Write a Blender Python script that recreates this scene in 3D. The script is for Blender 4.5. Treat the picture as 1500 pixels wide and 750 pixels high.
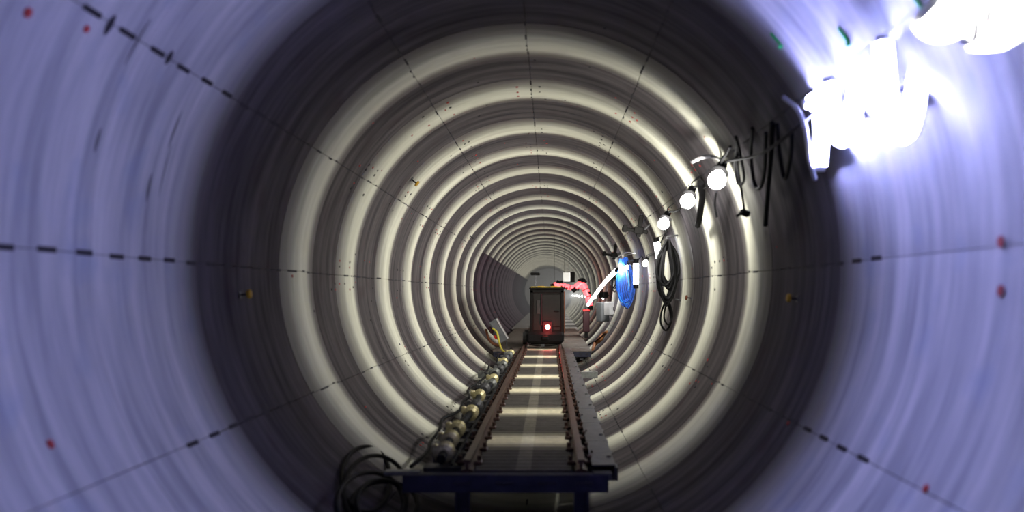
import bpy, math, random
from mathutils import Vector, Matrix
random.seed(7)
for o in list(bpy.data.objects): bpy.data.objects.remove(o)
C = bpy.context.scene.collection
PI = math.pi

# ------------------------------------------------------------------ camera, world, light, exposure
F = 1250.0                     # focal length in pixels of a 1500 px wide frame
R = 2.0                        # tunnel radius (m); tunnel axis is the world Y axis
CAM = Vector((0.2, 0.0, -0.19))
VX, VY = 806.0, 430.0          # where the tunnel axis direction meets the frame
cd = bpy.data.cameras.new('camera'); cam = bpy.data.objects.new('camera', cd); C.objects.link(cam)
cam.location = CAM; cam.rotation_euler = (PI/2, 0, 0)
cd.sensor_width = 36; cd.lens = 36*F/1500
cd.shift_x = -(VX-750)/1500; cd.shift_y = (VY-375)/1500
cd.clip_start = 0.05; cd.clip_end = 300
cd.dof.use_dof = True; cd.dof.focus_distance = 15.0; cd.dof.aperture_fstop = 0.95
bpy.context.scene.camera = cam

w = bpy.data.worlds.new('world'); bpy.context.scene.world = w; w.use_nodes = True
w.node_tree.nodes['Background'].inputs[0].default_value = (0.02, 0.02, 0.045, 1)
w.node_tree.nodes['Background'].inputs[1].default_value = 0.6

vs = bpy.context.scene.view_settings
vs.view_transform = 'Standard'; vs.look = 'None'; vs.gamma = 1; vs.exposure = 0.0; vs.use_curve_mapping = False

# ------------------------------------------------------------------ helpers
def tag(o, label=None, cat=None, group=None, kind=None):
    if label: o['label'] = label
    if cat: o['category'] = cat
    if group: o['group'] = group
    if kind: o['kind'] = kind
    return o

def empty(name, loc=(0, 0, 0), parent=None):
    o = bpy.data.objects.new(name, None); o.empty_display_size = 0.1; C.objects.link(o); o.location = loc
    if parent: o.parent = parent
    return o

class MB:
    """collects shapes (in world coordinates) for one mesh object"""
    def __init__(s): s.v = []; s.f = []
    def add(s, verts, faces):
        n = len(s.v); s.v += [tuple(p) for p in verts]; s.f += [tuple(i+n for i in q) for q in faces]; return s
    def box(s, c, size, rot=None, bev=0.0):
        c = Vector(c); hx, hy, hz = size[0]/2, size[1]/2, size[2]/2
        m = rot if rot is not None else Matrix.Identity(3)
        if bev <= 0:
            vs = [c + m @ Vector((x*hx, y*hy, z*hz)) for x in (-1, 1) for y in (-1, 1) for z in (-1, 1)]
            return s.add(vs, [(0,1,3,2),(4,6,7,5),(0,4,5,1),(2,3,7,6),(0,2,6,4),(1,5,7,3)])
        b = min(bev, hx*.9, hy*.9, hz*.9)          # chamfered box
        vs = []; idx = {}
        for x in (-1, 1):
            for y in (-1, 1):
                for z in (-1, 1):
                    for ax in range(3):
                        p = [x*(hx-b), y*(hy-b), z*(hz-b)]; p[ax] = (x*hx, y*hy, z*hz)[ax]
                        idx[(x, y, z, ax)] = len(vs); vs.append(c + m @ Vector(p))
        fs = []
        I = idx
        for g in (-1, 1):
            fs.append((I[g,-1,-1,0], I[g,1,-1,0], I[g,1,1,0], I[g,-1,1,0]))
            fs.append((I[-1,g,-1,1], I[1,g,-1,1], I[1,g,1,1], I[-1,g,1,1]))
            fs.append((I[-1,-1,g,2], I[1,-1,g,2], I[1,1,g,2], I[-1,1,g,2]))
            for k in (-1, 1):
                fs.append((I[g,k,-1,0], I[g,k,1,0], I[g,k,1,1], I[g,k,-1,1]))
                fs.append((I[g,-1,k,0], I[g,1,k,0], I[g,1,k,2], I[g,-1,k,2]))
                fs.append((I[-1,g,k,1], I[1,g,k,1], I[1,g,k,2], I[-1,g,k,2]))
                for l in (-1, 1):
                    fs.append((I[g,k,l,0], I[g,k,l,1], I[g,k,l,2]))
        return s.add(vs, fs)
    def tube(s, pts, r, seg=8, closed=False, cap=True):
        pts = [Vector(p) for p in pts]; n = len(pts)
        rr = r if isinstance(r, (list, tuple)) else [r]*n
        vs = []; prev = None
        for i, p in enumerate(pts):
            a = pts[(i-1) % n] if (closed or i > 0) else pts[i]
            b = pts[(i+1) % n] if (closed or i < n-1) else pts[i]
            t = (b-a)
            t = t.normalized() if t.length > 1e-9 else Vector((0, 0, 1))
            if prev is None:
                u = t.cross(Vector((0, 0, 1)))
                if u.length < 1e-3: u = t.cross(Vector((0, 1, 0)))
            else:
                u = prev - t*prev.dot(t)
            u.normalize(); prev = u; v = t.cross(u)
            for k in range(seg):
                q = 2*PI*k/seg; vs.append(p + (u*math.cos(q) + v*math.sin(q))*rr[i])
        fs = []
        for i in range(n if closed else n-1):
            j = (i+1) % n
            for k in range(seg):
                l = (k+1) % seg; fs.append((i*seg+k, i*seg+l, j*seg+l, j*seg+k))
        if cap and not closed:
            fs.append(tuple(range(seg-1, -1, -1))); fs.append(tuple((n-1)*seg+k for k in range(seg)))
        return s.add(vs, fs)
    def cyl(s, a, b, r, seg=12): return s.tube([a, b], r, seg)
    def bulb(s, c, axis, prof, seg=14):
        """lathe: prof = [(distance along axis, radius)]"""
        c = Vector(c); t = Vector(axis).normalized()
        return s.tube([c + t*d for d, _ in prof], [max(q, 1e-4) for _, q in prof], seg)
    def build(s, name, mat, parent=None, smooth=False):
        me = bpy.data.meshes.new(name); inv = None
        if parent is not None:
            off = Vector((0, 0, 0)); p = parent
            while p is not None: off += p.location; p = p.parent
        else:
            xs = [sum(c)/len(s.v) for c in zip(*s.v)]; off = Vector((xs[0], xs[1], min(v[2] for v in s.v)))
        me.from_pydata([tuple(Vector(v)-off) for v in s.v], [], s.f); me.update()
        import bmesh
        bm = bmesh.new(); bm.from_mesh(me); bmesh.ops.recalc_face_normals(bm, faces=bm.faces); bm.to_mesh(me); bm.free()
        if smooth:
            for p in me.polygons: p.use_smooth = True
            try: me.set_sharp_from_angle(angle=math.radians(40))
            except Exception: pass
        me.materials.append(M[mat]); o = bpy.data.objects.new(name, me); C.objects.link(o)
        if parent is not None: o.parent = parent
        else: o.location = off
        return o

def spline(pts, n=8):
    pts = [Vector(p) for p in pts]; P = [pts[0]*2-pts[1]] + pts + [pts[-1]*2-pts[-2]]; out = []
    for i in range(1, len(P)-2):
        a, b, c, d = P[i-1:i+3]
        for k in range(n):
            t = k/n
            out.append(0.5*((2*b) + (c-a)*t + (2*a-5*b+4*c-d)*t*t + (3*b-a-3*c+d)*t**3))
    out.append(pts[-1]); return out

def ray(px, py): return Vector(((px-VX)/F, 1.0, -(py-VY)/F))
def at(px, py, y): return CAM + ray(px, py)*y                       # world point at distance y down the tunnel
def wall(px, py, off=0.0, rad=R):                                    # where a line of sight meets the lining
    d = ray(px, py); rr = rad-off
    a = d.x**2+d.z**2; b = 2*(CAM.x*d.x+CAM.z*d.z); c = CAM.x**2+CAM.z**2-rr*rr
    t = (-b+math.sqrt(b*b-4*a*c))/(2*a); return CAM + d*t
def inward(p):
    q = Vector((-p.x, 0, -p.z)); q.normalize(); return q
def wallframe(p):                                                     # columns: circumferential, along tunnel, inward
    n = inward(p); y = Vector((0, 1, 0)); t = y.cross(n)
    return Matrix((t, y, n)).transposed()

# ------------------------------------------------------------------ materials
M = {}
def nt(name):
    m = bpy.data.materials.new(name); m.use_nodes = True; t = m.node_tree; t.nodes.clear()
    out = t.nodes.new('ShaderNodeOutputMaterial'); b = t.nodes.new('ShaderNodeBsdfPrincipled')
    t.links.new(b.outputs[0], out.inputs[0]); M[name] = m; return t, b
def plain(name, col, rough=0.6, metal=0.0, var=0.25, scale=9.0, bump=0.0, spec=0.2):
    t, b = nt(name)
    tc = t.nodes.new('ShaderNodeTexCoord'); n = t.nodes.new('ShaderNodeTexNoise'); n.inputs['Scale'].default_value = scale
    n.inputs['Detail'].default_value = 5
    t.links.new(tc.outputs['Object'], n.inputs['Vector'])
    r = t.nodes.new('ShaderNodeValToRGB'); r.color_ramp.elements[0].position = .3; r.color_ramp.elements[1].position = .7
    r.color_ramp.elements[0].color = tuple(c*(1-var) for c in col)+(1,); r.color_ramp.elements[1].color = tuple(min(1, c*(1+var)) for c in col)+(1,)
    t.links.new(n.outputs[0], r.inputs[0]); t.links.new(r.outputs[0], b.inputs['Base Color'])
    b.inputs['Roughness'].default_value = rough; b.inputs['Metallic'].default_value = metal
    b.inputs['Specular IOR Level'].default_value = spec
    if bump:
        bp = t.nodes.new('ShaderNodeBump'); bp.inputs['Strength'].default_value = bump; bp.inputs['Distance'].default_value = .01
        t.links.new(n.outputs[0], bp.inputs['Height']); t.links.new(bp.outputs[0], b.inputs['Normal'])
def glow(name, col, strength):
    t, b = nt(name); b.inputs['Base Color'].default_value = col+(1,); b.inputs['Emission Color'].default_value = col+(1,)
    b.inputs['Emission Strength'].default_value = strength; b.inputs['Roughness'].default_value = .3

def lining(name, dark, light, rough, streak_y, streak_a, fleck, spec=0.5, bump=0.15, dim=None, ramp=((.10, .07), (.22, .38), (.36, .9), (.46, 1), (.54, 1), (.64, .9), (.78, .38), (.90, .07)), jit=.16, ends=(0, 0), span=1.0):
    """tunnel lining: scrape marks and stains drawn out around the ring"""
    t, b = nt(name); N = t.nodes.new; L = t.links.new
    g = N('ShaderNodeNewGeometry'); sx = N('ShaderNodeSeparateXYZ'); L(g.outputs['Position'], sx.inputs[0])
    at2 = N('ShaderNodeMath'); at2.operation = 'ARCTAN2'; L(sx.outputs[0], at2.inputs[0]); L(sx.outputs[2], at2.inputs[1])
    cv = N('ShaderNodeCombineXYZ')
    my = N('ShaderNodeMath'); my.operation = 'MULTIPLY'; my.inputs[1].default_value = streak_y; L(sx.outputs[1], my.inputs[0])
    ma = N('ShaderNodeMath'); ma.operation = 'MULTIPLY'; ma.inputs[1].default_value = streak_a; L(at2.outputs[0], ma.inputs[0])
    L(my.outputs[0], cv.inputs[0]); L(ma.outputs[0], cv.inputs[1])
    n1 = N('ShaderNodeTexNoise'); n1.inputs['Scale'].default_value = 1.0; n1.inputs['Detail'].default_value = 6; n1.inputs['Roughness'].default_value = .6
    L(cv.outputs[0], n1.inputs['Vector'])
    r = N('ShaderNodeValToRGB'); e = r.color_ramp.elements; e[0].position = .34; e[1].position = .66
    e[0].color = dark+(1,); e[1].color = light+(1,); L(n1.outputs[0], r.inputs[0])
    # flecks: rust / chalk blotches
    n2 = N('ShaderNodeTexNoise'); n2.inputs['Scale'].default_value = 2.6; n2.inputs['Detail'].default_value = 3
    L(g.outputs['Position'], n2.inputs['Vector'])
    r2 = N('ShaderNodeValToRGB'); e = r2.color_ramp.elements; e[0].position = .56; e[1].position = .74
    e[0].color = (0, 0, 0, 1); e[1].color = (1, 1, 1, 1); L(n2.outputs[0], r2.inputs[0])
    k = N('ShaderNodeMath'); k.operation = 'MULTIPLY'; k.inputs[1].default_value = .55; L(r2.outputs[0], k.inputs[0])
    mx = N('ShaderNodeMix'); mx.data_type = 'RGBA'; L(k.outputs[0], mx.inputs[0]); L(r.outputs[0], mx.inputs[6]); mx.inputs[7].default_value = fleck+(1,)
    if dim is None: L(mx.outputs[2], b.inputs['Base Color'])
    else:                       # light fading raggedly into shade along the ring, put into the colour
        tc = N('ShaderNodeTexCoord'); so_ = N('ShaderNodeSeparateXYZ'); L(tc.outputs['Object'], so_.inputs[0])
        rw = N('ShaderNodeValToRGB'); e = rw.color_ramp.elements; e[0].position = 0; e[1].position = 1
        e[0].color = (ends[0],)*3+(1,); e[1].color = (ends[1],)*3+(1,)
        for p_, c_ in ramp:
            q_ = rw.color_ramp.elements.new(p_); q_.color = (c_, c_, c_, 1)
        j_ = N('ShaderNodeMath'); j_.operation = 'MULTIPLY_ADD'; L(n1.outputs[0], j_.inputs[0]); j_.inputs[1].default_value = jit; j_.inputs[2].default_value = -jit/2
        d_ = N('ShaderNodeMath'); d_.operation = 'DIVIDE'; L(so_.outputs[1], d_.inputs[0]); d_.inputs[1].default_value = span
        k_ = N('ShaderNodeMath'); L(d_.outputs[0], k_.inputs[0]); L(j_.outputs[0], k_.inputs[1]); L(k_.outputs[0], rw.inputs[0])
        m2 = N('ShaderNodeMix'); m2.data_type = 'RGBA'; L(rw.outputs[0], m2.inputs[0]); m2.inputs[6].default_value = dim+(1,); L(mx.outputs[2], m2.inputs[7])
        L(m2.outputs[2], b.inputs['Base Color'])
    b.inputs['Roughness'].default_value = rough; b.inputs['Specular IOR Level'].default_value = spec
    bp = N('ShaderNodeBump'); bp.inputs['Strength'].default_value = bump; bp.inputs['Distance'].default_value = .01
    L(n1.outputs[0], bp.inputs['Height']); L(bp.outputs[0], b.inputs['Normal'])

def light_band_plate(name, col, edge):
    """steel tread plate with a band of light in its colour, shaded towards both ends"""
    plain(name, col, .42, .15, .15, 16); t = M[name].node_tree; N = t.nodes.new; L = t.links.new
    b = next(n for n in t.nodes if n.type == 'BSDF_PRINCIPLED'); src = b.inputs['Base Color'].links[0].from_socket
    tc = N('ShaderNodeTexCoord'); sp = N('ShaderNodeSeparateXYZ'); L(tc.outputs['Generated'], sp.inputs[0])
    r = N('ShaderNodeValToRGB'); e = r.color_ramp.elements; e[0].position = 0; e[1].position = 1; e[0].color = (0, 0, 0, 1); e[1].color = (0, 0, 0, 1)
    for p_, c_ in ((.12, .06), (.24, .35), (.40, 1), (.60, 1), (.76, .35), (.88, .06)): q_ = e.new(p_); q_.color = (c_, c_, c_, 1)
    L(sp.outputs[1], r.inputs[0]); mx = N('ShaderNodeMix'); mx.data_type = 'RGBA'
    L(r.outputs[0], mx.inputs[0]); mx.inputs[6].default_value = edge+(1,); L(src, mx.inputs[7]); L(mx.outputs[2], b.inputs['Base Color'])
lining('concrete', (.24, .245, .27), (.52, .51, .51), .62, 7.0, 1.1, (.24, .29, .40), .3, .35)
# last concrete ring: lamp light dying away towards the dark band, painted into its colour
lining('light_fade_concrete', (.24, .245, .27), (.52, .51, .51), .62, 7.0, 1.1, (.24, .29, .40), .3, .35, (.05, .046, .055), ((.66, 1), (.82, .6), (.94, .2)), .3, (1, 0), 1.225)
lining('shade_band', (.032, .029, .034), (.105, .094, .099), .75, 7.0, 1.1, (.048, .030, .037), .07, .12)  # shade between the rings of light, put into the lining colour
lining('light_band', (.52, .52, .43), (.70, .70, .60), .55, 7.0, 1.1, (.50, .48, .42), .3, .06, (.085, .078, .080))  # bright ring of light painted into the lining colour
lining('dark_purple_lining', (.014, .009, .015), (.026, .018, .028), .7, 6.0, 1.0, (.022, .013, .022), .08, .1)  # darker purple colour for the far lower left lining
lining('dark_purple_band', (.05, .036, .05), (.08, .06, .08), .6, 6.0, 1.0, (.07, .05, .07), .15, .1, (.04, .03, .04))
lining('far_light_band', (.40, .39, .33), (.52, .51, .44), .55, 7.0, 1.1, (.40, .39, .36), .3, .06)
plain('backing', (.02, .02, .025), .9)
plain('slot', (.022, .021, .028), .7)
plain('red_paint', (.35, .03, .03), .6)
light_band_plate('deck_lit', (.74, .68, .50), (.05, .045, .043))
plain('deck_unlit', (.05, .045, .043), .6, 0, .25, 14)  # deck between the light bands, shade put into its colour
plain('deck_unlit_centre', (.11, .10, .085), .55, 0, .2, 20)
light_band_plate('deck_lit_centre', (.85, .80, .62), (.11, .10, .085))
plain('rail_rust', (.065, .036, .028), .42, .3, .4, 16, .2)
plain('steel', (.07, .07, .075), .5, .4, .3, 12, .1)
plain('galvanised', (.13, .135, .13), .4, .4, .25, 18, .1)
plain('brass', (.42, .37, .20), .35, .3, .4, 14, .2)
plain('beam_paint', (.02, .021, .038), .6, .1, .3, 10)
plain('black_paint', (.006, .0055, .0055), .6, 0, .3, 10, 0, .1)
plain('dark_panel', (.012, .010, .009), .5, 0, .25, 7, 0, .15)
plain('black_rubber', (.006, .006, .007), .65, 0, .3, 20, 0, .1)
plain('grey_paint', (.10, .105, .115), .5, 0, .15, 9)
plain('pale_grey', (.42, .42, .44), .5, 0, .12, 9)
plain('white_plastic', (.72, .72, .72), .5, 0, .05, 6)
plain('reflector', (.85, .85, .88), .4, 0, .03, 6)
plain('yellow', (.45, .32, .03), .5, 0, .15, 12)
plain('yellow_hose', (.50, .44, .06), .5, 0, .15, 12)
plain('ochre', (.42, .24, .02), .55, 0, .2, 16)
plain('orange_hose', (.24, .10, .04), .6, 0, .3, 16)
plain('orange_strip', (.14, .05, .025), .5, 0, .2, 10)
plain('maroon', (.022, .003, .006), .5, 0, .2, 10)
plain('red_cap', (.5, .03, .03), .5)
plain('blue_cable', (.006, .045, .26), .5, 0, .5, 40)
plain('dark_blue_cable', (.003, .016, .10), .5, 0, .4, 40)
plain('bright_blue_cable', (.02, .14, .48), .45, 0, .3, 40)
plain('timber', (.10, .085, .075), .7, 0, .3, 14, .2)
plain('floor_concrete', (.22, .21, .21), .7, 0, .2, 3, .1)
plain('window_glass', (.05, .05, .05), .12)
plain('glint_green', (.02, .45, .10), .4)
glow('bulb_glow', (1.0, .98, .96), 30)
glow('tube_glow', (.97, .97, 1.0), 26)
glow('near_tube_glow', (.42, .44, 1.0), 1950)
glow('loop_tube_glow', (.42, .44, 1.0), 500)
glow('wide_loop_glow', (.44, .46, 1.0), 240)
glow('corner_tube_glow', (.9, .9, .8), 110)
glow('red_glow', (1.0, .06, .07), 5.0)
glow('tail_glow', (1.0, .05, .04), 40)
glow('tail_core', (1.0, .55, .50), 40)

# ------------------------------------------------------------------ tunnel lining
BANDS = [7.4, 9.2, 11.2, 13.05, 15.05, 17.15, 19.35, 21.5, 23.7, 25.9, 28.1]
while len(BANDS) < 31: BANDS.append(BANDS[-1]+2.2)
ZONE = 5.3                    # smooth concrete ends here; painted bands of shade and light follow
LEN = [1.8] + [b-a for a, b in zip(BANDS, BANDS[1:])]
LIT_BAND = [(y-.275*L, y+.265*L) for y, L in zip(BANDS, LEN)]           # start and end of each painted light band
SHADE_BAND = [(ZONE, LIT_BAND[0][0])] + [(a[1], b[0]) for a, b in zip(LIT_BAND, LIT_BAND[1:])]   # painted shade between
def band_h(t): return .003 + .05*math.sin(PI*min(max(t, 0), 1))**2
def wall_r(y):
    for a, b in LIT_BAND:
        if a <= y <= b: return R - band_h((y-a)/(b-a))
    return R
EDGE = [a for a, b in SHADE_BAND] + [LIT_BAND[-1][1]]
tunnel = tag(empty('wall_tunnel'), 'round tunnel lining of curved ring segments', None, None, 'structure')
tunnel['category'] = 'tunnel'
GAP = .0022
def panel_mesh(name, mat, L, pr, na, ny, rad_off=0.0):
    """30 degree ring segment, crown at +Z, from y=0 to y=L, with a 6 cm return at its edges"""
    v = []; f = []; a0, a1 = -PI/12+GAP/2, PI/12-GAP/2
    for j in range(ny+1):
        t = j/ny; rr = R - rad_off - pr(t)
        y = t*L; y = min(max(y, .0012), L-.0012)
        for i in range(na+1):
            a = a0+(a1-a0)*i/na; v.append((rr*math.sin(a), y, rr*math.cos(a)))
    W = na+1
    for j in range(ny):
        for i in range(na): f.append((j*W+i, j*W+i+1, (j+1)*W+i+1, (j+1)*W+i))
    # edge returns
    loop = [i for i in range(W)] + [j*W+na for j in range(1, ny+1)] + [ny*W+i for i in range(na-1, -1, -1)] + [j*W for j in range(ny-1, 0, -1)]
    n0 = len(v)
    for k in loop:
        x, y, z = v[k]; q = 1+.06/math.hypot(x, z); v.append((x*q, y, z*q))
    for k in range(len(loop)):
        l = (k+1) % len(loop); f.append((loop[l], loop[k], n0+k, n0+l))
    me = bpy.data.meshes.new(name); me.from_pydata(v, [], f); me.update()
    for p in me.polygons: p.use_smooth = True
    me.set_sharp_from_angle(angle=math.radians(50))
    me.materials.append(M[mat]); return me
def ring(name, me_of, y, sy, parent=tunnel):
    for k in range(12):
        a = PI/12 + k*PI/6
        o = bpy.data.objects.new(name, me_of(k)); C.objects.link(o); o.parent = parent
        o.location = (0, y, 0); o.rotation_euler = (0, a, 0); o.scale = (1, sy, 1)
# smooth concrete rings nearest the portal
flat = lambda t: 0.0
m_flat = panel_mesh('concrete_segment', 'concrete', 1.225, flat, 8, 4)
m_fade = panel_mesh('concrete_segment', 'light_fade_concrete', 1.225, flat, 8, 4)
for k in range(1, 9): ring('concrete_segment', lambda q, m=(m_fade if k == 1 else m_flat): m, ZONE-1.225*k, 1)
# bands of shade and light painted on flat and rounded rings, twelve pieces each
m_shade = panel_mesh('dark_panel', 'shade_band', 1.0, flat, 8, 4)
m_lit = panel_mesh('light_band_segment', 'light_band', 1.0, band_h, 8, 14)
m_webd = panel_mesh('dark_panel', 'dark_purple_lining', 1.0, flat, 8, 4)
m_band_purple = panel_mesh('light_band_segment', 'dark_purple_band', 1.0, band_h, 8, 14)
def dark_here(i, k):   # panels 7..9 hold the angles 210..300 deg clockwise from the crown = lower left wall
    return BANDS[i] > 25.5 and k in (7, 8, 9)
NR = 20
for i in range(NR):
    a, b = SHADE_BAND[i]; ring('dark_panel', lambda k, i=i: (m_webd if dark_here(i, k) else m_shade), a, b-a)
    a, b = LIT_BAND[i]; ring('light_band_segment', lambda k, i=i: (m_band_purple if dark_here(i, k) else m_lit), a, b-a)
def far_mesh(name, spans, h, sel, mat):
    far = MB()
    for i in range(NR, len(BANDS)):
        y0, y1 = spans[i]
        for k in range(12):
            if dark_here(i, k) != sel: continue
            v = []; f = []
            for j in range(9):
                rr = R-h(j/8)
                for q in range(5):
                    a = k*PI/6 + GAP/2 + (PI/6-GAP)*q/4; v.append((rr*math.sin(a), y0+(y1-y0)*j/8, rr*math.cos(a)))
            for j in range(8):
                for q in range(4): f.append((j*5+q, j*5+q+1, j*5+q+6, j*5+q+5))
            far.add(v, f)
    return tag(far.build(name, mat, tunnel, True), None, None, None, 'stuff')
far_mesh('far_shade_bands', SHADE_BAND, flat, False, 'shade_band'); far_mesh('far_shade_bands', SHADE_BAND, flat, True, 'dark_purple_lining')
far_mesh('far_light_bands', LIT_BAND, band_h, False, 'far_light_band'); far_mesh('far_light_bands', LIT_BAND, band_h, True, 'dark_purple_lining')
# continuous dark backing behind the joints, and the closed far end
b = MB(); v = []; f = []
for y in (-4.6, EDGE[-1]+.3):
    for k in range(64): v.append((2.16*math.sin(2*PI*k/64), y, 2.16*math.cos(2*PI*k/64)))
for k in range(64): f.append((k, (k+1) % 64, 64+(k+1) % 64, 64+k))
b.add(v, f); b.build('joint_backing', 'backing', tunnel, True)
v = [(0, EDGE[-1]+.2, 0)]; f = []
for k in range(64): v.append((2.15*math.sin(2*PI*k/64), EDGE[-1]+.2, 2.15*math.cos(2*PI*k/64)))
for k in range(64): f.append((0, 1+k, 1+(k+1) % 64))
b = MB(); b.add(v, f)
tag(b.build('wall_end', 'pale_grey'), 'hazy grey bulkhead closing the far end of the tunnel', None, None, 'structure')

# dark bolt slots in broken lines along the twelve joints
def slot_piece(ang, y, ln, wd, dep=.006):
    r0 = wall_r(y)+.004; mb = []
    for yy in (y-ln/2, y+ln/2):
        for s in (-1, 1):
            for q in (0, 1):
                rr = wall_r(yy)+.004-q*dep; a = ang+s*wd/2/R
                mb.append((rr*math.sin(a), yy, rr*math.cos(a)))
    return mb, [(0,1,3,2),(4,6,7,5),(0,4,5,1),(2,3,7,6),(0,2,6,4),(1,5,7,3)]
far_slots = MB()
for k in range(12):
    ang = k*PI/6
    rng = {5: (6.6, 30), 6: (6.6, 30), 7: (6.6, 30), 8: (4.35, 34), 3: (4.5, 34), 4: (3.9, 34), 9: (3.1, 34), 10: (2.9, 34)}.get(k, (5.2, 34))
    y = rng[0] + .07*k % .3
    while y < rng[1]:
        near = y < 8.6
        if y > 6.5 and random.random() < .22: y += .3; continue
        ln = .14 if y < 6 else random.choice((.08, .12, .17)); wd = .026 if y < 6 else .016
        vv, ff = slot_piece(ang+random.uniform(-.003, .003), y, ln, wd)
        if near: MB().add(vv, ff).build('bolt_slot', 'slot', tunnel)
        else: far_slots.add(vv, ff)
        y += .3 if y < 6 else .26
tag(far_slots.build('bolt_slots', 'slot', tunnel), None, None, None, 'stuff')
# drilled holes and red marking dots in small clusters either side of the joint lines
holes, marks = MB(), MB()
def dot(mb, ang, y, r):
    rr = wall_r(y)-.004; c = Vector((rr*math.sin(ang), y, rr*math.cos(ang))); n = inward(c)
    mb.tube([c-n*.006, c+n*.002], r, 6)
for k in range(12):
    for i in range(1, 14):
        if random.random() < .25: continue
        yc = LIT_BAND[i][0] + random.uniform(-.35, .3)
        for q in range(random.randint(5, 11)):
            dot(holes if random.random() < .6 else marks, k*PI/6 + random.choice((-.075, -.045, .045, .075)), yc+random.choice((0, .14, .28, .42, .56)), random.uniform(.010, .017))
for k in range(70):
    dot(random.choice((holes, marks)), random.uniform(-2.2, 2.2), random.uniform(6.5, 16), random.uniform(.007, .013))
tag(holes.build('drilled_holes', 'slot', tunnel), None, None, None, 'stuff')
tag(marks.build('red_marking_dots', 'red_paint', tunnel), None, None, None, 'stuff')
for px, py, rr in ((73, 651, .022), (40, 18, .022), (1467, 354, .026), (1467, 426, .026), (126, 42, .018), (535, 596, .012), (1357, 716, .02), (1155, 620, .016)):
    p = wall(px, py); m = MB(); dot(m, math.atan2(p.x, p.z), p.y, rr); m.build('red_marking_dot', 'red_paint', tunnel)
# dark scuffs on the concrete rings at left
for px, py, ln, wd in ((217, 275, .16, .035), (255, 190, .22, .02), (142, 205, .12, .03), (240, 250, .3, .015), (160, 36, .10, .05), (247, 84, .08, .05), (200, 60, .25, .02)):
    p = wall(px, py); a0 = math.atan2(p.x, p.z); m = MB(); v = []; f = []
    for j in range(7):
        a = a0+(j/6-.5)*ln/R; q = wd/2*math.sin(PI*(j+.6)/7.2)
        for s in (-1, 1): v.append(((R-.003)*math.sin(a), p.y+s*q, (R-.003)*math.cos(a)))
    for j in range(6): f.append((2*j, 2*j+1, 2*j+3, 2*j+2))
    m.add(v, f); m.build('scuff_mark', 'slot' if wd > .045 else 'grey_paint', tunnel)

# wall anchors with tags
def anchor(px, py, mat, label, size=1.0, disc=True):
    p = wall(px, py, .0); p = Vector((p.x, p.y, p.z)); rr = wall_r(p.y); p *= 1; s = rr/math.hypot(p.x, p.z); p = Vector((p.x*s, p.y, p.z*s))
    n = inward(p); e = empty('wall_anchor', p); tag(e, label, 'anchor', 'bolts in the lining')
    MB().tube([p-n*.02, p+n*.10*size], .011*size, 8).build('bolt', 'slot', e)
    fr = wallframe(p)
    MB().box(p+n*.004, (.07*size, .07*size, .008), fr).build('base_plate', 'steel', e)
    if disc: MB().bulb(p+n*.10*size, n, [(-.012, .012*size), (-.012, .042*size), (.004, .046*size), (.012, .036*size), (.014, .001)], 12).build('tag_cap', mat, e, True)
    else: MB().bulb(p+n*.10*size, n, [(-.016, .02*size), (.012, .02*size)], 6).build('nut', mat, e)
anchor(602, 262, 'ochre', 'wall bolt with yellow cap on the upper left of the banded lining', .9)
anchor(351, 432, 'ochre', 'blurred wall bolt with yellow cap in the dark band at left', .7)
anchor(1169, 438, 'ochre', 'blurred wall bolt with yellow cap in the dark band at right', .7)
anchor(1014, 437, 'orange_strip', 'brown headed wall bolt right of the black cable loops', .7)
anchor(686, 344, 'slot', 'small dark wall bolt above the dark lining at left', .8, False)

# ------------------------------------------------------------------ track
ZD = -1.46; X0, X1 = -.34, .36
floor = tag(empty('floor'), 'steel walkway plates between the rails, light bands in their colour', None, None, 'structure')
Y0 = 6.12
def deck_plate(ya, yb, ma, mb_):
    n = int((yb-ya)/.0125); v = []; f = []
    xs = (X0, -.075, -.05, .06, .085, X1)
    for j in range(n+1):
        y = ya+(yb-ya)*j/n; z = ZD + .006*math.sin(2*PI*y/.13)
        for x in xs: v.append((x, y, z))
    W = len(xs)
    for j in range(n):
        for i in range(W-1): f.append((j*W+i, j*W+i+1, (j+1)*W+i+1, (j+1)*W+i))
    n0 = len(v)
    edge = [i for i in range(W)] + [j*W+W-1 for j in range(1, n+1)] + [n*W+i for i in range(W-2, -1, -1)] + [j*W for j in range(n-1, 0, -1)]
    for k in edge: v.append((v[k][0], v[k][1], ZD-.06))
    for k in range(len(edge)):
        l = (k+1) % len(edge); f.append((edge[k], edge[l], n0+l, n0+k))
    m = MB(); m.add(v, f); o = m.build('deck_plate', ma, floor, True)
    o.data.materials.append(M[mb_])
    for j in range(n): o.data.polygons[j*(W-1)+2].material_index = 1  # lighter strip along the middle
for k in range(7):
    a, b = SHADE_BAND[k]; deck_plate(max(a, Y0)+.002, b-.002, 'deck_unlit', 'deck_unlit_centre')
    a, b = LIT_BAND[k]; deck_plate(a+.002, b-.002, 'deck_lit', 'deck_lit_centre')
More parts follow.
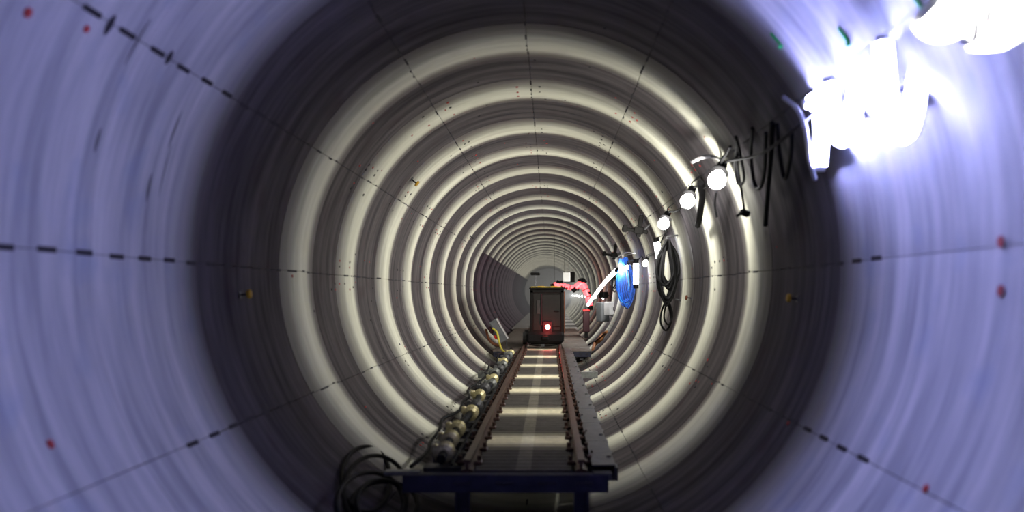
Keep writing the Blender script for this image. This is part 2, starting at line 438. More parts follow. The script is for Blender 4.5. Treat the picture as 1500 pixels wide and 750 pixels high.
def rail(x, label):
    e = empty('rail', (x, Y0, ZD)); tag(e, label, 'rail')
    pts = [(-.045, 0), (.045, 0), (.045, .012), (.010, .024), (.010, .060), (.026, .068), (.026, .088), (-.026, .088), (-.026, .068), (-.010, .060), (-.010, .024), (-.045, .012)]
    v = []; n = 60; f = []; q = len(pts)
    for j in range(n+1):
        y = Y0 + (60-Y0)*j/n
        wob = .004*math.sin(y*1.7+x*9)
        for (a, z) in pts: v.append((x+a+wob, y, ZD-.01+z))
    for j in range(n):
        for k in range(q): f.append((j*q+k, j*q+(k+1) % q, (j+1)*q+(k+1) % q, (j+1)*q+k))
    f.append(tuple(range(q))); f.append(tuple(n*q+k for k in range(q)))
    MB().add(v, f).build('rail_section', 'rail_rust', e)
    y = Y0+.25
    while y < 19.5:
        for s in (-1, 1):
            m = MB(); m.box((x+s*.062, y, ZD+.012), (.06, .11, .03), None, .008).tube([(x+s*.07, y, ZD+.02), (x+s*.07, y, ZD+.062)], .016, 6)
            m.build('rail_clip', 'rail_rust', e)
        y += .55
rail(-.40, 'rusty left rail of the narrow track leading to the wagon')
rail(.42, 'rusty right rail of the narrow track leading to the wagon')

# sleepers under the rails
def channel(mb, x0, x1, y, z, wd, ht):
    mb.box(((x0+x1)/2, y, z), (x1-x0, wd, .014)); mb.box(((x0+x1)/2, y-wd/2+.006, z-ht/2), (x1-x0, .012, ht)); mb.box(((x0+x1)/2, y+wd/2-.006, z-ht/2), (x1-x0, .012, ht)); return mb
y = Y0+.25; first = None
while y < 18.6:
    if first is None:
        first = channel(MB(), -.74, .70, y, ZD-.02, .16, .09).build('sleeper', 'steel')
        tag(first, 'dark steel channel sleeper crossing under the two rails', 'sleeper', 'sleepers of the narrow track'); fy = y; lo = first.location.copy()
    else:
        o = first.copy(); C.objects.link(o); o.location = lo + Vector((0, y-fy, 0))
    y += .55
# right cover strip made of plates
def plates(name, label, cat, x, wd, zoff, mat, y0, y1, L, lip):
    e = empty(name, (x, y0, ZD-.02)); tag(e, label, cat)
    y = y0
    while y < y1:
        m = MB(); m.box((x, y+L/2, ZD+zoff), (wd, L-.012, .012)); m.box((x+wd/2-.006, y+L/2, ZD+zoff-lip/2), (.012, L-.012, lip))
        m.box((x-wd/2+.02, y+L/2, ZD+zoff+.012), (.012, .05, .02)).box((x+wd/2-.03, y+L*.3, ZD+zoff+.010), (.03, .03, .014))
        m.build('cover_plate', mat, e); y += L
plates('cable_channel', 'grey steel cable channel along the right rail', 'channel', .585, .17, .035, 'steel', Y0, 18.4, 1.0, .10)
# left pipe with couplings, lying on the sleeper ends
e = empty('water_pipe', (-.62, Y0, ZD)); tag(e, 'jointed metal pipe with clamps lying left of the track', 'pipe')
pp = [(-.62+.025*math.sin(y*2.3), y, ZD+.055+.012*math.sin(y*3.1)) for y in [Y0+.1+.35*k for k in range(36)]]
MB().tube(pp, .036, 10).build('pipe', 'black_rubber', e, True)
y = Y0+.35
while y < 18:
    xx = -.62+.025*math.sin(y*2.3); zz = ZD+.055+.012*math.sin(y*3.1)
    m = MB(); m.tube([(xx, y-.10, zz), (xx, y-.08, zz), (xx, y-.05, zz), (xx, y+.05, zz), (xx, y+.08, zz), (xx, y+.10, zz)], [.045, .075, .06, .06, .075, .045], 12); m.box((xx-.075, y, zz+.03), (.05, .06, .07), None, .01)
    m.build('coupling', random.choice(('brass', 'brass', 'galvanised', 'steel')), e); 
    y += random.choice((.62, .75, .9))
# hoses heaped beside the pipe
for j, (dx, lab) in enumerate(((-.81, 'thin black hose winding along the far left edge of the track'), (-.517, 'thin black hose squeezed between left rail and pipe'))):
    a_ = (1, .15)[j]; pts = [(dx+a_*(.035*math.sin(y*2.1+j*2)+.02*math.sin(y*5)), y, ZD+.025+.012*math.sin(y*4+j)) for y in [Y0+.05+.3*k for k in range(41)]]
    tag(MB().tube(spline(pts, 3), (.016, .012)[j], 6).build('hose', 'black_rubber', None, True), lab, 'hose')

# front cross beam carrying the end of the track
e = empty('track_trestle', (0, Y0-.05, -1.98)); tag(e, 'dark blue steel trestle under the near end of the track', 'trestle')
m = MB(); yb = Y0-.06
m.box((-.115, yb, ZD-.02), (1.45, .10, .02)).box((-.115, yb-.045, ZD-.07), (1.45, .012, .12)).box((-.115, yb, ZD-.125), (1.45, .10, .014))
m.build('beam', 'beam_paint', e)
for x in (-.42, -.12, .18, .44): MB().box((x, yb-.057, ZD-.065), (.13, .014, .022), None, .006).build('slot_plate', 'slot', e)
for x in (-.42, .42):
    m = MB(); m.box((x, yb, ZD-.29), (.10, .012, .30)).box((x-.045, yb, ZD-.29), (.012, .09, .30)).box((x+.045, yb, ZD-.29), (.012, .09, .30))
    m.build('leg', 'beam_paint', e)
MB().box((0, yb, ZD-.42), (1.0, .06, .06)).build('lower_tie', 'beam_paint', e)
MB().box((-.86, yb+.07, ZD-.015), (.26, .10, .03), None, .006).build('bracket_plate', 'galvanised', e)
MB().box((.57, yb+.03, ZD-.02), (.14, .16, .05), None, .008).build('end_cap', 'steel', e)

# cross bar and platform further on
def crossbar(y, x0, x1, label):
    m = MB(); m.box(((x0+x1)/2, y, ZD-.055), (x1-x0, .10, .012)); m.box(((x0+x1)/2, y-.045, ZD-.10), (x1-x0, .012, .08)); m.box(((x0+x1)/2, y, ZD-.145), (x1-x0, .10, .012))
    for x in (x0+.06, x1-.06): m.box((x, y, ZD-.04), (.05, .06, .02))
    tag(m.build('cross_bar', 'galvanised'), label, 'bar')
crossbar(14.4, -1.02, 1.0, 'grey steel cross bar reaching out both sides midway along the track')
e = empty('platform', (0, 18.9, ZD-.2)); tag(e, 'wide plank platform with dark channel edge below the wagon', 'platform')
MB().box((.02, 18.86, ZD-.075), (2.16, .05, .12), None, .008).build('edge_channel', 'beam_paint', e)
for k in range(14): MB().tube([(-1.0+.155*k, 18.83, ZD-.06), (-1.0+.155*k, 18.82, ZD-.06)], .03, 8).build('edge_hole', 'slot', e)
for k in range(60):
    y = 18.98+.21*k
    for xa, xb in ((-1.08, -.47), (.49, 1.12)):
        m = MB(); m.box(((xa+xb)/2+random.uniform(-.01, .01), y, ZD-.02+random.uniform(-.004, .004)), (xb-xa, .185, .045), None, .006); m.build('plank', 'timber', e)
for x in (-.9, 0, .9): MB().box((x, 25, ZD-.16), (.08, 12, .10)).build('bearer', 'steel', e)
m = MB(); m.box((0, 44.5, ZD-.04), (2.44, 26, .05)); tag(m.build('floor_far', 'floor_concrete'), 'grey concrete floor beyond the platform', None, None, 'structure')

# ------------------------------------------------------------------ wagon with red tail light
VY0 = 19.7
e = empty('rail_wagon', (.10, VY0, ZD+.08)); tag(e, 'dark boxy rail wagon with a glowing red tail light', 'wagon')
bx = .125; zb, zt = -1.22, -.09; hw = .39
m = MB(); m.box((bx, VY0+1.3, (zb+zt)/2), (2*hw, 2.6, zt-zb), None, .03); m.build('body', 'dark_panel', e)
# framing round the rear face
for x in (bx-hw+.04, bx+hw-.04): MB().box((x, VY0-.02, (zb+zt)/2), (.08, .05, zt-zb-.04), None, .012).build('corner_post', 'black_paint', e)
MB().box((bx, VY0-.02, zt-.05), (2*hw, .05, .08), None, .012).build('top_frame', 'black_paint', e)
MB().box((bx, VY0-.015, zb+.16), (2*hw-.1, .04, .05), None, .01).build('sill', 'black_paint', e)
MB().box((bx+.10, VY0-.012, -.58), (.44, .03, .76), None, .015).build('rear_door', 'dark_panel', e)
d = MB().box((bx+.22, VY0-.04, -.60), (.12, .03, .035), None, .008).build('door_handle', 'black_paint', e)
MB().box((bx-.20, VY0-.012, -.50), (.085, .025, .32), None, .01).build('side_window', 'window_glass', e)
MB().tube([(bx-.125, VY0-.045, -.92), (bx-.125, VY0-.045, -.20)], .014, 8).build('grab_pole', 'maroon', e)
MB().box((bx+hw+.012, VY0+.1, -.62), (.025, .10, .95), None, .006).build('side_strip', 'orange_strip', e)
rf = MB().box((bx+.005, VY0+1.3, zt+.015), (2*hw+.05, 2.7, .05), None, .015).build('roof', 'black_paint', e)
MB().box((bx-.02, VY0-.02, zt+.05), (2*hw-.08, .05, .022)).build('roof_stripe', 'yellow', e)
for x in (-.14, .16): MB().box((bx+x, VY0+.25, zt+.055), (.16, .22, .04), None, .012).build('roof_hatch', 'ochre', e)
MB().box((.085, VY0-.10, -1.20), (.86, .20, .25), None, .05).build('bumper', 'black_rubber', e)
MB().box((.085, VY0+1.2, -1.30), (.66, 2.3, .12)).build('underframe', 'black_paint', e)
MB().box((.085, VY0-.24, -1.20), (.16, .10, .10), None, .02).build('coupler', 'black_paint', e)
for y in (.45, 1.9):
    for x in (-.40, .42): MB().tube([(x-.045, VY0+y, ZD+.22), (x+.045, VY0+y, ZD+.22)], .145, 18).build('wheel', 'steel', e)
lb = MB().box((.135, VY0-.045, -.955), (.24, .05, .27), None, .02).build('lamp_plate', 'maroon', e)
MB().bulb((.14, VY0-.07, -.96), (0, -1, 0), [(0, .075), (.02, .075), (.03, .066)], 16).build('lamp_ring', 'maroon', lb, True)
MB().bulb((.14, VY0-.09, -.96), (0, -1, 0), [(0, .062), (.02, .058), (.036, .04), (.044, .02), (.046, .001)], 16).build('tail_lens', 'tail_glow', lb, True)
MB().bulb((.14, VY0-.13, -.96), (0, -1, 0), [(0, .040), (.01, .034), (.016, .015), (.017, .001)], 14).build('tail_core', 'tail_core', lb, True)
tm = empty('roof_mast', (-.145, VY0+.1, zt+.03), None); tm.parent = e; tm.location = Vector((-.145, VY0+.1, zt+.03))-e.location
MB().tube([(-.145, VY0+.1, zt), (-.145, VY0+.1, .235)], .013, 8).build('mast_pole', 'steel', tm)
MB().box((-.145, VY0+.1, .265), (.22, .14, .065), None, .015).build('mast_plate', 'black_paint', tm)
ld = bpy.data.lights.new('tail_light', 'POINT'); ld.energy = 7; ld.color = (1, .04, .03); ld.shadow_soft_size = .04
lo_ = bpy.data.objects.new('tail_light', ld); C.objects.link(lo_); lo_.parent = e; lo_.location = Vector((.14, VY0-.24, -.96))-e.location

# ------------------------------------------------------------------ things beside the wagon
# leaning grey control box on the left
p = at(731, 484, 19.6); e = empty('control_box', (p.x, p.y, p.z-.3)); tag(e, 'grey control box tilted against the wall left of the wagon', 'control box')
rot = Matrix.Rotation(math.radians(-33), 3, 'Y')
rot = Matrix.Rotation(math.radians(-30), 3, 'Y')
MB().box(p, (.22, .16, .54), rot, .012).build('case', 'grey_paint', e)
MB().box(p+rot @ Vector((.09, -.085, 0)), (.03, .02, .52), rot).build('edge_strip', 'pale_grey', e)
MB().box(p+rot @ Vector((-.02, -.088, .05)), (.14, .016, .34), rot, .006).build('lid', 'grey_paint', e)
MB().box(p+rot @ Vector((-.16, .02, .10)), (.10, .10, .16), rot, .02).build('red_socket', 'maroon', e)
MB().box(p+rot @ Vector((-.14, .0, -.10)), (.07, .09, .10), rot, .02).build('red_socket', 'red_cap', e)
for a in (-.08, .08): MB().tube([p+rot @ Vector((a, .05, -.2)), p+rot @ Vector((a, .05, -.2))+Vector((0, .02, -.34))], .014, 6).build('stand_leg', 'steel', e)
hp = [at(*q) for q in ((722, 481, 19.3), (728, 487, 19.2), (731, 500, 19.1), (735, 512, 18.7), (744, 519, 18.3), (751, 525, 17.9))]
tag(MB().tube(spline(hp, 6), .022, 8).build('yellow_hose', 'yellow_hose', None, True), 'yellow hose curling down from the grey control box', 'hose')
hp = [at(*q) for q in ((712, 483, 19.9), (716, 496, 19.6), (722, 503, 19.4), (733, 507, 19.2))]
tag(MB().tube(spline(hp, 6), .03, 8).build('hose', 'orange_strip', None, True), 'reddish brown hose behind the yellow hose at left', 'hose')
# orange hose on the right wall
hp = [wall(*q, .12) for q in ((868, 512), (872, 503), (879, 497), (884, 490), (889, 486))]
tag(MB().tube(spline(hp, 6), [.03+.03*math.sin(PI*k/24) for k in range(25)], 8).build('orange_hose', 'orange_hose', None, True), 'crumpled orange brown hose on the lower right wall', 'hose')
hp = [wall(*q, .16) for q in ((852, 514), (862, 505), (872, 500), (886, 489))]
tag(MB().tube(spline(hp, 6), .018, 8).build('cable', 'black_rubber', None, True), 'black cable running past the orange brown hose', 'cable')

# maroon marker post
p = at(858.7, 471, 24.4); e = empty('marker_post', (p.x, p.y, ZD)); tag(e, 'dark maroon upright post with red top right of the wagon', 'post')
MB().box((p.x, p.y, p.z+.0), (.185, .16, .60), None, .015).build('post_body', 'maroon', e)
MB().box((p.x, p.y, p.z+.32), (.195, .17, .05), None, .012).build('post_cap', 'red_cap', e)
MB().box((p.x, p.y, (ZD+p.z-.30)/2), (.10, .10, p.z-.30-ZD), None, .01).build('post_foot', 'black_paint', e)
postp = Vector((p.x, p.y-.02, p.z+.36))
# hanging white box
p = at(833.5, 406, 25.0); e = empty('hanging_sign_box', (p.x, p.y, p.z-.15)); tag(e, 'white fronted box hanging above and right of the wagon', 'box')
rot = Matrix.Rotation(math.radians(-28), 3, 'Z')
MB().box(p, (.25, .30, .30), rot, .012).build('case', 'black_paint', e)
MB().box(p+rot @ Vector((-.0, -.155, 0)), (.23, .02, .27), rot, .006).build('white_face', 'white_plastic', e)
zc = math.sqrt(R*R-p.x**2)-.02
MB().tube([p+Vector((0, 0, .14)), Vector((p.x, p.y, zc))], .006, 6).build('hanger_rod', 'steel', e)
MB().box((p.x, p.y, zc-.05), (.08, .08, .03)).build('ceiling_plate', 'steel', e)
# wall cabinets at right, far
def cabinet(px, py, wdt, hgt, mat, label, off):
    p = wall(px, py, off); fr = Matrix.Rotation(math.radians(28), 3, 'Z')
    e = empty('wall_cabinet', (p.x, p.y, p.z-hgt/2)); tag(e, label, 'cabinet')
    MB().box(p, (wdt, .26, hgt), fr, .012).build('case', mat, e)
    d = MB().box(p+fr @ Vector((0, -.138, 0)), (wdt*.88, .016, hgt*.9), fr, .006).build('door', mat, e)
    MB().box(p+fr @ Vector((wdt*.32, -.152, 0)), (.02, .02, .08), fr).build('latch', 'black_paint', d)
    q = Vector((p.x, 0, p.z)); q.normalize()
    MB().tube([p, p+q*(off+.03)], .02, 6).build('wall_bracket', 'steel', e)
cabinet(883, 457, .26, .50, 'grey_paint', 'grey steel cabinet on the right wall below the blue cable bundle', .30)
cabinet(892, 452, .14, .34, 'pale_grey', 'small white cabinet on the right wall under the lamps', .22)
cabinet(884, 432, .16, .18, 'black_paint', 'small black junction box above the grey wall cabinet', .24)

# ------------------------------------------------------------------ lamps
WARM = (1.0, .97, .87)
def lamp_light(parent, loc, energy, col=WARM, size=.12):
    """the lamp's own light: aimed from the wall into the tunnel and onwards"""
    loc = Vector(loc); aim = (inward(loc) + Vector((0, max(.9, 3.0-.7*max(0, loc.y-7)), 0))).normalized()
    l = bpy.data.lights.new('lamp_light', 'AREA'); l.shape = 'DISK'; l.size = size; l.energy = energy; l.color = col
    o = bpy.data.objects.new('lamp_light', l); C.objects.link(o); o.parent = parent; o.location = loc-parent.location
    o.rotation_euler = aim.to_track_quat('-Z', 'Y').to_euler()
def bulb_lamp(px, py, off, label, s=1.0, energy=6):
    p = wall(px, py, off); n = inward(p); ax = (Vector((-.35, -.55, -.75))).normalized()
    e = empty('bulb_lamp', p); tag(e, label, 'lamp', 'site lamps along the right wall')
    MB().bulb(p-ax*.02*s, ax, [(-.055*s, .024*s), (-.03*s, .040*s), (.0, .056*s), (.03*s, .058*s), (.058*s, .046*s), (.076*s, .024*s), (.082*s, .002)], 16).build('bulb', 'bulb_glow', e, True)
    MB().bulb(p-ax*.02*s, ax, [(-.15*s, .02*s), (-.14*s, .034*s), (-.06*s, .036*s), (-.05*s, .028*s)], 12).build('socket', 'black_rubber', e, True)
    MB().bulb(p-ax*.02*s, ax, [(-.07*s, .036*s), (-.055*s, .062*s), (-.05*s, .062*s), (-.06*s, .036*s)], 14).build('collar', 'black_paint', e, True)
    hk = p-ax*.16*s
    wp = hk - n*(off-.02)
    MB().tube(spline([hk, hk+Vector((0, 0, .05*s)), (hk+wp)/2+Vector((0, 0, .07*s)), wp], 5), .007, 6).build('hook', 'steel', e)
    lamp_light(e, p+inward(p)*.12*s+Vector((0, .07*s, 0)), energy)
    return hk
def tube_lamp(a, b, rad, label, mat='tube_glow', energy=0, group='site lamps along the right wall', name='tube_lamp', hang=None):
    a, b = Vector(a), Vector(b); t = (b-a).normalized()
    e = empty(name, (a+b)/2 if a.z > b.z else (a+b)/2); tag(e, label, 'lamp', group)
    MB().tube([a+t*.0, a+t*.01, b-t*.01, b], [rad*.8, rad, rad, rad*.8], 12).build('tube', mat, e, True)
    for c, s in ((a, -1), (b, 1)): MB().tube([c, c+t*s*rad*1.6], rad*.95, 10).build('end_cap', 'black_rubber', e)
    if hang is not None: MB().tube(spline([a-t*rad*1.5, (a+Vector(hang))/2+Vector((0, 0, .02)), Vector(hang)], 4), .006, 6).build('hanger', 'steel', e)
    if energy: lamp_light(e, (a+b)/2+Vector((0, rad+.02, 0))+inward(a)*(rad+.01), energy)
hooks = []
hooks.append(bulb_lamp(1050, 264, .26, 'round bulb lamp nearest to the hanging black clamp', 1.25, 46))
hooks.append(bulb_lamp(1007, 295, .26, 'round bulb lamp second in the row on the right wall', 1.2, 52))
hooks.append(bulb_lamp(972, 328, .26, 'round bulb lamp right of the larger black bracket', 1.2, 52))
p = wall(962, 368, .24); tube_lamp(p+Vector((0, 0, .13)), p-Vector((-.03, 0, .10)), .042, 'short tube lamp behind the black cable loops', energy=60, hang=p+Vector((.12, 0, .26))); hooks.append(p+Vector((.12, 0, .26)))
hooks.append(bulb_lamp(945, 386, .28, 'small bulb lamp between blue cable and black cable loops', .8, 50))
p = wall(931.5, 401, .22); tube_lamp(p+Vector((0, 0, .19)), p-Vector((0, 0, .19)), .05, 'long upright tube lamp right of the blue cable', energy=60, hang=p+Vector((.1, 0, .32))); hooks.append(p+Vector((.1, 0, .32)))
hooks.append(bulb_lamp(918, 392, .26, 'small bulb lamp shining through the blue cable', .7, 50))
# descending white light trail modelled as tube lamps, ending at the maroon post
N = 9; a0 = at(903, 396, 19.2); pts = []
for k in range(N+1):
    t = k/N; px = 903+(861-903)*t; py = 396+(447-396)*t - 3*math.sin(PI*t); pts.append(at(px, py, 19.2+(24.3-19.2)*t))
lab = ['topmost piece', 'second piece', 'third piece', 'fourth piece', 'fifth piece', 'sixth piece', 'seventh piece', 'eighth piece', 'lowest piece']
for k in range(N):
    a, b = pts[k], pts[k+1]; d = (b-a)
    tube_lamp(a+d*.04, b-d*.04, .050*(1-.4*k/N), lab[k]+' in the descending white light trail ending at the maroon post', energy=60 if k % 3 == 0 else 0, group='descending white light trail')
sag = [pts[0]+Vector((.13, -.2, .08))]+[q+Vector((0, 0, .06)) for q in pts]+[postp]
tag(MB().tube(sag, .008, 6).build('lamp_cable', 'black_rubber'), 'added black cable carrying the descending white light trail', 'cable')
# lamps added further in to light the far rings
lab = ['first', 'second', 'third', 'fourth', 'fifth', 'sixth', 'seventh', 'eighth', 'last']
for k in range(9):
    y = 26.5+4.4*k; a = math.radians(100); q = Vector(((R-.12)*math.sin(a), y, (R-.12)*math.cos(a)))
    tube_lamp(q+Vector((0, -.2, 0)), q+Vector((0, .2, 0)), .035, lab[k]+' of the added far lamps beyond the descending white trail', energy=95, group='added far lamps')
# trail of a moving red lamp, modelled as glowing tubes beyond the wagon
rp = [(812, 418), (819.5, 415.5), (827, 419.5), (835, 421), (843, 422), (852.5, 414), (857.5, 424), (862, 434), (864, 448)]
rpt = [at(x, y, 29.5) for x, y in rp]
lab = ['leftmost', 'second', 'third', 'fourth', 'fifth', 'sixth', 'seventh', 'lowest']
for k in range(8):
    a, b = rpt[k], rpt[k+1]; d = b-a
    tube_lamp(a+d*.03, b-d*.03, .105 if k > 3 else .085, lab[k]+' piece of the red light trail beyond the wagon', 'red_glow', 0, 'red light trail', 'red_light_trail')
m = MB()
for q in (rpt[0], rpt[2], rpt[5], rpt[7]):
    m.tube([q+Vector((0, .03, .05)), Vector((q.x, q.y+.03, math.sqrt((R-.05)**2-q.x**2)))], .006, 5)
m.tube([q+Vector((0, .04, .06)) for q in rpt], .01, 6)
tag(m.build('added_trail_wire', 'black_rubber'), 'added thin wires holding the red light trail', 'cable')
# festoon cable along the bulbs
fc = []
hk2 = [wall(1210, 150, .1)] + hooks
for a, b in zip(hk2, hk2[1:]):
    fc += [a, (a+b)/2-Vector((0, 0, .09))]
fc.append(hk2[-1])
tag(MB().tube(spline(fc, 6), .012, 6).build('lamp_cable', 'black_rubber', None, True), 'black supply cable linking the bulbs on the right wall', 'cable')

# light trails of moving lamps, modelled as bent glowing tubes with added gutters
def light_trail(strokes, y, label, glowmat, rad):
    """strokes: bent glowing tubes in the plane at distance y, each with an added white gutter blocking light onwards"""
    P = [[at(px, py, y) for px, py in st] for st in strokes]; allp = [q for st in P for q in st]
    c = sum(allp, Vector())/len(allp); e = empty('light_trail', c); tag(e, label, 'lamp', 'white light trails on the upper right wall')
    for st in P:
        MB().tube(spline(st, 6), rad, 10).build('tube', glowmat, e, True)
        sp = spline(st, 6); v = []; f = []
        for k, q in enumerate(sp):
            t = (sp[min(k+1, len(sp)-1)]-sp[max(k-1, 0)]).normalized()
            bk = (Vector((0, 1, 0)) - inward(q)*.32).normalized(); u = t.cross(bk).normalized(); bk = u.cross(t).normalized()
            wl = -3.0 if u.dot(inward(q)) < 0 else -.9; wr = -3.0 if u.dot(inward(q)) > 0 else -.9      # deeper lip on the wall side
            sec = [(-1.9, wr)] + [(math.sin(-PI/2+PI*g/8)*1.7, math.cos(-PI/2+PI*g/8)*1.7) for g in range(9)] + [(1.9, wl)]
            for a_, b_ in sec: v.append(q + u*(a_*rad) + bk*(b_*rad))
        for k in range(len(sp)-1):
            for g in range(10): f.append((k*11+g, k*11+g+1, k*11+g+12, k*11+g+11))
        g_ = MB().add(v, f).build('blocking_gutter', 'reflector', e, True)
        sm = g_.modifiers.new('thickness', 'SOLIDIFY'); sm.thickness = .004; sm.offset = 0
        for q, d in ((st[0], st[0]-st[1]), (st[-1], st[-1]-st[-2])):
            MB().tube([q, q+d.normalized()*.03], rad*1.25, 10).build('added_trail_end', 'reflector', e)  # added ends of the trail tubes, in the white of the added gutters
    n = inward(c); w_ = c-n*(R-math.hypot(c.x, c.z))
    MB().tube([Vector((c.x, y+rad*1.7, c.z)), Vector((w_.x, y+.08, w_.z))], .012, 8).build('wall_arm', 'steel', e)
    MB().box(Vector((w_.x, y+.08, w_.z))+n*.012, (.10, .10, .02), wallframe(w_)).build('wall_plate', 'steel', e)
light_trail([[(1184, 152), (1196, 150), (1203, 185), (1201, 243)]], 5.05, 'narrow bent white light trail lowest in the bright cluster at upper right', 'near_tube_glow', .024)
light_trail([[(1214, 122), (1219, 165), (1230, 201), (1242, 196), (1252, 150), (1262, 84)]], 4.55, 'first looped white light trail above the narrow bent one', 'loop_tube_glow', .026)
light_trail([[(1292, 62), (1298, 130), (1305, 182), (1322, 198), (1334, 176), (1343, 120), (1352, 46)]], 3.85, 'largest looped white light trail in the bright cluster at upper right', 'wide_loop_glow', .024)
light_trail([[(1362, 18), (1375, 30), (1405, 22), (1432, 26)], [(1425, 44), (1462, 40), (1482, 18), (1494, -10)]], 3.1, 'broad white light trail cut by the upper right corner', 'corner_tube_glow', .045)

# ------------------------------------------------------------------ cables, brackets and clamps on the right wall
def cable(name, pts, r, mat, label, cat='cable', n=7, group=None):
    return tag(MB().tube(spline(pts, n), r, 7).build(name, mat, None, True), label, cat, group)
def loops(px, py0, py1, wpx, off, n, r, mat, name, label, y=None, jit=1.0, seed=1):
    """a hank of cable: n long loops hung over one hook"""
    rnd = random.Random(seed); p0 = wall(px, py0, off); d = p0.y if y is None else y
    e = empty(name, at(px, py0, d)); tag(e, label, 'cable')
    for k in range(n):
        w_ = wpx/2*(rnd.uniform(.55, 1.0)); bot = py1-(py1-py0)*rnd.uniform(0, .35 if k else 0); cx = px+rnd.uniform(-.18, .18)*wpx*jit
        dy = rnd.uniform(-.08, .08)
        pts = [at(px+rnd.uniform(-.1, .1)*wpx, py0, d+dy), at(cx-w_*.8, py0+(bot-py0)*.35, d+dy-.02), at(cx-w_, py0+(bot-py0)*.75, d+dy-.03), at(cx, bot, d+dy), at(cx+w_, py0+(bot-py0)*.7, d+dy+.03), at(cx+w_*.7, py0+(bot-py0)*.3, d+dy+.02), at(px+rnd.uniform(-.1, .1)*wpx, py0-1, d+dy)]
        MB().tube(spline(pts, 6), r*rnd.uniform(.8, 1.2), 6).build('cable_loop', (random.choice(('blue_cable', 'blue_cable', 'dark_blue_cable', 'bright_blue_cable')) if mat == 'blue_cable' else mat), e, True)
    q = at(px, py0-2, d); n_ = inward(q); MB().tube(spline([q, q+Vector((0, 0, .03)), q-n_*(R-math.hypot(q.x, q.z))], 4), .012, 6).build('hook', 'steel', e)
    return e
loops(978, 352, 448, 26, .20, 11, .017, 'black_rubber', 'cable_hank', 'thick hank of black cable loops hanging below the bulbs', seed=3)
loops(978, 440, 484, 20, .20, 2, .012, 'black_rubber', 'cable_loop_tail', 'single long black loop trailing below the black cable hank', seed=9)
e = loops(916, 378, 452, 22, .22, 24, .012, 'blue_cable', 'blue_cable_hank', 'bright blue cable hank hanging from the right wall', seed=5)
d = e.location.y
for k in range(9):
    x = 906+k*1.1
    MB().tube(spline([at(x+2, 379, d-.06), at(x+.5, 400, d-.08), at(x+1+k*.5, 425, d-.08), at(x+4+k*.6, 442, d-.05)], 5), .014, 6).build('cable_loop', ('blue_cable', 'dark_blue_cable')[k % 2], e, True)
loops(900, 405, 428, 8, .18, 5, .014, 'black_rubber', 'cable_hank', 'small dark cable hank left of the blue cable', seed=12)
cable('cable', [wall(905, 376, .12), wall(917, 370, .2), wall(930, 371, .12)], .012, 'pale_grey', 'pale cable bow above the blue cable hank')

def bracket(px, py, s, label):
    p = wall(px, py, .24); fr = Matrix.Rotation(math.radians(8), 3, 'Y'); n = inward(p)
    e = empty('wall_bracket', p); tag(e, label, 'bracket', 'black brackets on the right wall')
    MB().box(p+fr @ Vector((-.02*s, 0, 0)), (.36*s, .05, .05*s), fr, .008).build('arm', 'black_paint', e)
    MB().box(p+fr @ Vector((.04*s, .0, .07*s)), (.06*s, .06, .30*s), fr, .008).build('upright', 'black_paint', e)
    MB().box(p+fr @ Vector((-.16*s, 0, .01)), (.06*s, .08, .10*s), fr, .008).build('clamp_head', 'black_paint', e)
    MB().box(p+fr @ Vector((.03*s, -.03, .01)), (.13*s, .05, .10*s), fr, .01).build('hub', 'black_paint', e)
    MB().tube([p+fr @ Vector((.04*s, 0, .20*s)), p+fr @ Vector((.04*s, 0, .24*s))], .02*s, 8).build('tip', 'slot', e)
    MB().tube([p+Vector((.1*s, .02, 0)), p-n*.26], .02, 8).build('wall_pin', 'steel', e)
bracket(932, 338, 1.15, 'larger black cross shaped bracket left of the third bulb')
bracket(897, 374, 1.15, 'smaller black cross shaped bracket above the blue cable')

# pale bent conduit above the first bulb
cable('conduit', [wall(1014, 237, .22), wall(1030, 230, .22), wall(1046, 230, .14), wall(1057, 235, .05)], .016, 'pale_grey', 'pale bent conduit end above the nearest bulb', 'conduit')
# hanging black clamp
p = wall(1091, 312, .14); e = empty('hanging_clamp', p); tag(e, 'black clamp dangling from a thin cord right of the bulbs', 'clamp')
MB().box(p, (.085, .05, .055), Matrix.Rotation(.35, 3, 'Y'), .014).build('clamp_body', 'black_rubber', e)
MB().tube([p+Vector((-.03, 0, .0)), p+Vector((-.07, 0, -.03))], .012, 8).build('clamp_jaw', 'black_rubber', e)
c2 = [p, wall(1087, 285, .12), wall(1083, 262, .10), wall(1080, 240, .12), wall(1081, 215, .08)]
MB().tube(spline(c2, 6), .011, 6).build('cord', 'black_rubber', e, True)
# vertical cables in the dark band
def hanging(pxs, label, r=.012, off=.10):
    return cable('hanging_cable', [wall(x, y, off) for x, y in pxs], r, 'black_rubber', label, 'cable', 6, 'black cables hanging beside the clamp')
hanging([(1078, 200), (1084, 225), (1090, 262), (1082, 270), (1077, 245), (1080, 210)], 'slim black cable loop directly above the dangling clamp')
hanging([(1102, 188), (1100, 230), (1105, 268), (1113, 276), (1120, 250), (1122, 195)], 'wide black cable loop just right of the dangling clamp', .014)
hanging([(1131, 180), (1129, 230), (1124, 290), (1121, 330)], 'straight black cable hanging farthest right of the clamp', .018)
hanging([(1138, 182), (1142, 225), (1150, 262), (1158, 230), (1160, 190)], 'blurred black cable loop nearest the bright light trails', .014)
hanging([(1026, 268), (1028, 290), (1024, 322), (1022, 330)], 'thick black strap hanging between first and second bulb', .034, .18)
hanging([(1049, 280), (1047, 300), (1050, 318)], 'thin black lead hanging straight below the nearest bulb', .011, .2)
hanging([(1070, 215), (1060, 232), (1040, 262), (1030, 275)], 'black lead slanting down to the nearest bulb from right', .012, .16)
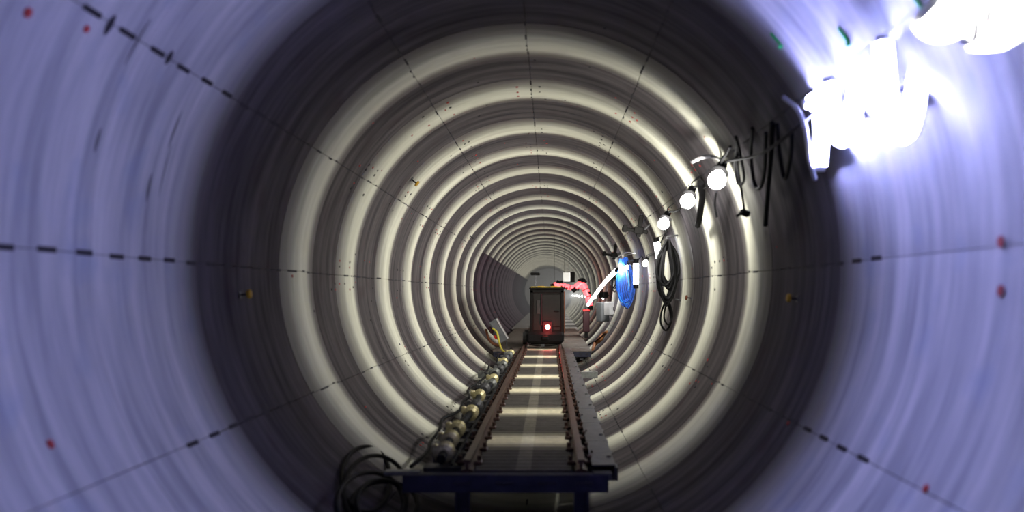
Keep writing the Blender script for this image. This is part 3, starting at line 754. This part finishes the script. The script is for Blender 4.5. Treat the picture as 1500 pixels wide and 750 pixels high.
cable('cable', [wall(1148, 143, .16), wall(1168, 160, .2), wall(1180, 190, .2), wall(1186, 235, .18), wall(1194, 262, .14)], .013, 'pale_grey', 'pale grey lead hanging left of the narrow bent light trail')
for (px, py, lab) in ((1137, 58, 'green light glint on the upper right wall farthest from the light trails'), (1236, 52, 'green light glint between the light trails and the crown'), (1346, 6, 'green light glint at the top edge near the corner')):  # flare glints added as small green solids
    p = wall(px, py, .004); fr = wallframe(p)
    e = empty('green_glint', p); tag(e, lab, 'glint', 'green glints on the upper right wall')
    MB().box(p, (.10, .02, .012), fr, .004).build('strap', 'glint_green', e)
    MB().tube([p-fr @ Vector((.055, 0, 0)), p-fr @ Vector((.04, 0, -.012))], .012, 8).build('pin', 'glint_green', e)

# dark hose coil at lower left, by the trestle
e = empty('hose_coil', wall(545, 700, .1)); tag(e, 'black hose coil slumped on the wall left of the trestle', 'hose')
for k in range(5):
    cx = 552+random.uniform(-12, 12); cy = 728+random.uniform(-10, 14); rx = random.uniform(34, 52); ry = random.uniform(34, 58)
    if k == 0: cx, cy, rx, ry = 536, 702, 36, 48
    pts = [wall(cx+rx*math.cos(2*PI*q/14), cy+ry*math.sin(2*PI*q/14), .05+.025*k+.03*math.sin(2*PI*q/14+k)) for q in range(14)]
    MB().tube(spline(pts+[pts[0]], 4)[:-1], .017, 7, True).build('hose_turn', 'black_rubber', e, True)

# ------------------------------------------------------------------ thin dust haze hanging in the far part of the tunnel
hz = MB(); v = []; f = []
for y in (31.0, EDGE[-1]-.2):
    for k in range(32): v.append((1.9*math.sin(2*PI*k/32), y, 1.9*math.cos(2*PI*k/32)))
for k in range(32): f.append((k, (k+1) % 32, 32+(k+1) % 32, 32+k))
f.append(tuple(range(32))); f.append(tuple(range(63, 31, -1)))
m_ = bpy.data.materials.new('haze'); m_.use_nodes = True; t_ = m_.node_tree; t_.nodes.clear(); M['haze'] = m_
o_ = t_.nodes.new('ShaderNodeOutputMaterial'); vs_ = t_.nodes.new('ShaderNodeVolumeScatter'); vs_.inputs['Color'].default_value = (.86, .90, 1, 1); vs_.inputs['Density'].default_value = .008
t_.links.new(vs_.outputs[0], o_.inputs['Volume'])
hz.add(v, f); tag(hz.build('dust_haze', 'haze'), 'thin bluish grey dust haze filling the tunnel beyond the wagon', 'haze', None, 'stuff')
